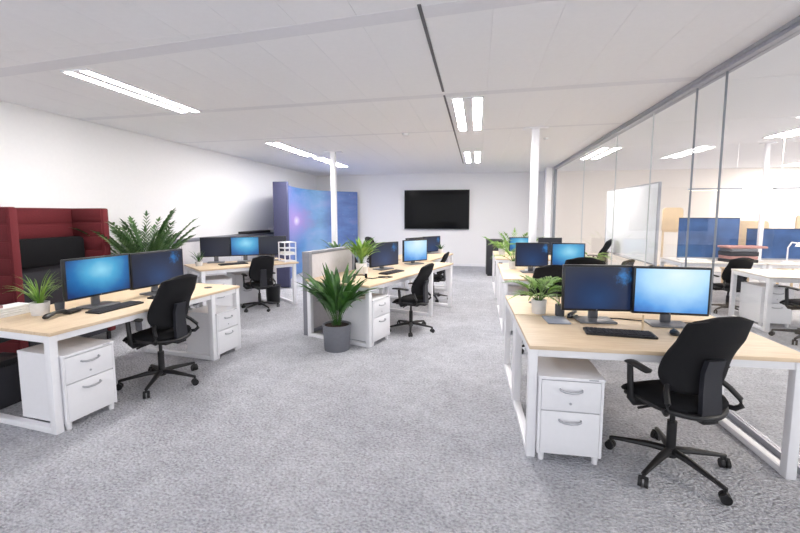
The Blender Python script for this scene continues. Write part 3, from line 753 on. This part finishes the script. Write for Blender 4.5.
# ------------------------------------------------------------------ curved nebula display wall
def display_wall():
    t = thing('display_wall', 'curved pop-up display wall printed with a blue and violet nebula', 'display', (0, 0, 0))
    P = [Vector(p) for p in ((-3.88, 8.05), (-4.35, 9.0), (-4.58, 10.2), (-4.42, 11.3), (-3.62, 12.2))]
    pts = []
    for i in range(len(P) - 1):
        p0 = P[max(i - 1, 0)]; p1 = P[i]; p2 = P[i + 1]; p3 = P[min(i + 2, len(P) - 1)]
        for k in range(8):
            s = k / 8
            pts.append(.5 * ((2 * p1) + (p2 - p0) * s + (2 * p0 - 5 * p1 + 4 * p2 - p3) * s * s + (3 * p1 - p0 - 3 * p2 + p3) * s ** 3))
    pts.append(P[-1]); H_ = 2.24; th = .06
    b = MB(); bm = b.bm; uv = bm.loops.layers.uv.new('UVMap'); n = len(pts)
    # u follows what one sees walking along the print
    lens = [0]
    for a, c2 in zip(pts, pts[1:]): lens.append(lens[-1] + (c2 - a).length)
    U = [l / lens[-1] for l in lens]
    nor = []
    for i in range(n):
        d = (pts[min(i + 1, n - 1)] - pts[max(i - 1, 0)]).normalized(); nor.append(Vector((-d.y, d.x)))
    fr = [[bm.verts.new((p.x, p.y, z)) for z in (.02, H_)] for p in pts]
    bk = [[bm.verts.new((p.x + q.x * th, p.y + q.y * th, z)) for z in (.02, H_)] for p, q in zip(pts, nor)]
    def f(vs, us):
        fc = bm.faces.new(vs)
        for lp, u_ in zip(fc.loops, us): lp[uv].uv = u_
    for i in range(n - 1):
        f((fr[i][0], fr[i + 1][0], fr[i + 1][1], fr[i][1]), ((U[i], 0), (U[i + 1], 0), (U[i + 1], 1), (U[i], 1)))
        f((bk[i + 1][0], bk[i][0], bk[i][1], bk[i + 1][1]), ((0, 0),) * 4)
        f((fr[i][1], fr[i + 1][1], bk[i + 1][1], bk[i][1]), ((U[i], 1),) * 4)
        f((fr[i + 1][0], fr[i][0], bk[i][0], bk[i + 1][0]), ((U[i], 0),) * 4)
    for i in (0, n - 1): f((fr[i][0], fr[i][1], bk[i][1], bk[i][0]), ((U[i], 0),) * 4)
    b.build('printed_panel', 'banner', t, 50)
    e = MB(); a = math.atan2(-.05, -.40)
    e.box((-3.88 - .165, 8.02, 1.13), (.32, .06, 2.22), .01); e.build('end_panel', 'banner_edge', t)
    for p in (pts[0], pts[16], pts[-1]): MB().box((p.x, p.y, .012), (.10, .10, .024), .004).build('foot', 'grey_metal', t)
display_wall()

# ------------------------------------------------------------------ wall television
t = thing('television', 'large black flat television mounted on the back wall', 'television', (-1.22, YB, 0))
MB().box((0, -.06, 1.705), (1.96, .05, 1.17), .006).build('casing', 'bezel', t)
MB().bx(-.962, .962, -.0865, -.0845, 1.14, 2.272).build('screen', 'tv', t)
MB().box((0, -.02, 1.7), (.6, .04, .5), .004).build('wall_bracket', 'black', t)
MB().bx(-.98, .98, -.088, -.06, 1.108, 1.122).build('bottom_trim', 'silver', t)
# black cabinet by the back of the right rows
t = thing('low_cabinet', 'black low cabinet at the back of the right rows', 'cabinet', (.24, 10.55, 0))
MB().bx(0, .40, 0, .75, .04, .88, .006).build('body', 'black', t); MB().bx(-.01, .41, -.01, .76, .88, .905, .004).build('cabinet_top', 'charcoal', t); MB().bx(.03, .37, .03, .72, 0, .04).build('plinth', 'black', t)
for k in (0, 1):
    d = MB().bx(.01 + k * .195, .2 + k * .195, -.014, 0, .06, .86, .003).build('door', 'charcoal', t); MB().bx(.18 + k * .03, .19 + k * .03, -.024, -.014, .5, .62).build('handle', 'silver', d)

# ------------------------------------------------------------------ whiteboard behind the glass
t = thing('whiteboard', 'large mobile whiteboard standing behind the glass wall', 'whiteboard', (2.78, 8.38, 0), 90)
wl, zb, zt = 2.56, .78, 2.05
MB().bx(-wl / 2, wl / 2, -.012, .012, zb, zt).build('board', plain('whiteboard_enamel', (236, 239, 247), .3, var=.01), t)
f = MB(); f.bx(-wl / 2 - .03, -wl / 2, -.02, .02, .06, zt + .02, .004); f.bx(wl / 2, wl / 2 + .03, -.02, .02, .06, zt + .02, .004)
f.bx(-wl / 2, wl / 2, -.018, .018, zt, zt + .02); f.bx(-wl / 2, wl / 2, -.018, .018, zb - .02, zb); f.bx(-wl / 2, wl / 2, -.015, .015, .30, .33)
f.build('frame', 'grey_metal', t)
for sx in (-1, 1): MB().bx(sx * (wl / 2 + .015) - .02, sx * (wl / 2 + .015) + .02, -.20, .20, .03, .065, .006).build('foot', 'grey_metal', t)
for sx in (-1, 1):
    for sy in (-.17, .17): MB().cyl((sx * (wl / 2 + .015) - .012, sy, .02), (sx * (wl / 2 + .015) + .012, sy, .02), .02, n=14).build('caster', 'black', t)
MB().bx(-.5, .5, .02, .09, zb - .02, zb - .005).build('pen_tray', 'grey_metal', t)

# ------------------------------------------------------------------ office behind the glass
desk('white framed desk behind the glass at the right picture edge', (3.80, 6.15), 0, 2.6, .85, (.0, 2.54), mat='warm_grey')
copy_thing(P0, 'white drawer unit under the desk behind the glass', (3.9, 6.45, 0), 0)
desk('desk behind the glass with blue screens, left one', (3.45, 7.75), 0, 1.28, .85, (.0, 1.22), top=.75, mat='warm_grey')
desk('desk behind the glass with blue screens, right one', (4.76, 7.75), 0, 1.7, .85, (.0, 1.64), top=.75, mat='warm_grey')
desk('pale desk behind the glass right beside the whiteboard', (3.2, 6.9), 8, .0 + .6, 1.0, (.0, .54), top=.74, tray=False) if False else None
def scr(lab, x0, x1, y, z1):
    t = thing('desk_screen', lab, 'desk screen', (x0, y, .751)); L = x1 - x0
    MB().bx(0, L, -.02, .02, .02, z1 - .751, .004).build('panel', 'blue_screen', t); MB().bx(0, L, -.025, .025, 0, .025, .003).build('base_rail', 'grey_metal', t)
    MB().bx(-.0, L, -.024, .024, z1 - .751 - .012, z1 - .751 + .002).build('top_rail', 'bracket', t)
scr('blue fabric desk screen behind the glass, left one', 3.68, 4.66, 8.45, 1.50)
scr('blue fabric desk screen behind the glass, right one', 4.80, 6.1, 8.45, 1.31)
def chair_wood(lab, x, y, zt, w, h):
    t = thing('wooden_chair', lab, 'chair', (x, y, 0))
    MB().plate((0, 0, zt - h / 2), w, h, .03, .07).build('backrest', 'pale_wood', t)
    MB().box((0, .24, .46), (w, .44, .03), .01).build('seat', 'pale_wood', t)
    for sx in (-1, 1):
        MB().bx(sx * (w / 2 - .04) - .016, sx * (w / 2 - .04) + .016, .012, .04, 0, zt - .03).build('leg', 'pale_wood', t)
        MB().bx(sx * (w / 2 - .04) - .016, sx * (w / 2 - .04) + .016, .40, .43, 0, .45).build('leg', 'pale_wood', t)
chair_wood('tall pale wood chair back behind the blue screens, left one', 3.92, 9.3, 1.70, .38, .5)
chair_wood('tall pale wood chair back behind the blue screens, middle one', 5.25, 9.1, 1.44, .55, .5)
chair_wood('tall pale wood chair back behind the blue screens, right one', 6.35, 9.3, 1.55, .5, .5)
t = thing('document_boxes', 'rose lidded archive box behind the glass on the right desk', 'box', (4.02, 6.62, .745), 4)
t = None
for nm, lab, cat, dims, z, mat in (('archive_box', 'dark archive box at the bottom of the stack behind the glass', 'box', (.42, .26, .09), 0, 'black'),
                                   ('archive_box', 'rose archive box in the middle of the stack behind the glass', 'box', (.38, .25, .05), .09, 'rose'),
                                   ('archive_box', 'black case near the top of the stack behind the glass', 'box', (.36, .24, .10), .14, 'charcoal')):
    pass
ST = thing('letter_rack', 'stacked letter rack with rose and dark trays behind the glass', 'letter tray', (4.42, 7.98, .7505), 8)
for i, (dz, hh, mat, ww) in enumerate(((.0, .05, 'black', .46), (.055, .05, 'rose', .44), (.11, .07, 'charcoal', .46), (.185, .05, 'silver', .42), (.24, .035, 'rose', .62))):
    MB().box((0 if i < 4 else .06, 0, dz + hh / 2), (ww, .30, hh), .006).build('tray', mat, ST)
for lab, x, y, rz in (('open pad of paper on the desk behind the glass, near the right edge', 5.0, 6.55, 12), ('sheet of paper on the left desk behind the glass', 3.75, 8.1, -8), ('sheet of paper on the right-hand desk behind the glass', 5.6, 8.05, 10)):
    small('paper_pad', lab, 'paper', MB().bx(-.2, .2, -.14, .14, 0, .02, .003), 'paper', (x, y, .7455 if y < 7 else .7505), rz)
def pendant(lab, x, y, L, z, rz=0):
    t = thing('pendant_light', lab, 'pendant light', (x, y, z), rz)
    MB().bx(-L / 2, L / 2, -.045, .045, 0, .03, .006).build('housing', 'joint', t)
    MB().bx(-L / 2 + .02, L / 2 - .02, -.035, .035, -.006, 0).build('diffuser', 'pendant_glow', t)
    for sx in (-1, 1): MB().cyl((sx * L * .4, 0, .03), (sx * L * .4, 0, HC - z), .0025, n=6).build('cord', 'white', t)
pendant('slim linear pendant light behind the glass, left one', 4.0, 8.0, .8, 1.98)
pendant('slim linear pendant light behind the glass, by the right picture edge', 5.05, 7.6, .8, 1.96)
tl = thing('desk_lamp', 'white task lamp on the desk behind the glass', 'lamp', (5.2, 8.05, .7505))
tl2 = MB().lathe([(.08, 0), (.08, .015), (.01, .02)], (0, 0, 0), 20).build('base', 'white', tl)
MB().tube([(0, 0, .015), (.0, 0, .25), (.05, 0, .34), (.16, 0, .32)], .012, 8).build('arm', 'white', tl); MB().lathe([(.055, .27), (.03, .33), (.01, .34)], (.16, 0, 0), 18).build('lamp_shade', 'white', tl)
t = None
for o in list(bpy.data.objects):
    if o.type == 'EMPTY' and not o.children: bpy.data.objects.remove(o)

# ------------------------------------------------------------------ light, world, camera
w = bpy.data.worlds.new('daylight'); S.world = w; w.use_nodes = True
bg = w.node_tree.nodes['Background']; bg.inputs[0].default_value = (.975, .98, 1.0, 1); bg.inputs[1].default_value = 1.7

f_px, p = 410.0, math.radians(5.5)
cyp = 214 + f_px * math.tan(p); yaw = math.atan(77.5 / (f_px / math.cos(p)))
cd = bpy.data.cameras.new('camera'); cam = bpy.data.objects.new('camera', cd); COL.objects.link(cam)
cd.sensor_width = 36; cd.lens = f_px / 800 * 36; cd.shift_y = -(266.5 - cyp) / 800
cam.location = (0, 0, 1.57); cam.rotation_euler = (PI / 2 - p, 0, yaw)
cd.clip_start = .05; S.camera = cam
S.view_settings.view_transform = 'Standard'; S.view_settings.look = 'None'
S.view_settings.exposure = 0.3; S.view_settings.gamma = 1.0; S.view_settings.use_curve_mapping = False
S.cycles.use_denoising = True
S.cycles.max_bounces = 10; S.cycles.diffuse_bounces = 6; S.cycles.transparent_max_bounces = 16
S.cycles.sample_clamp_indirect = 6
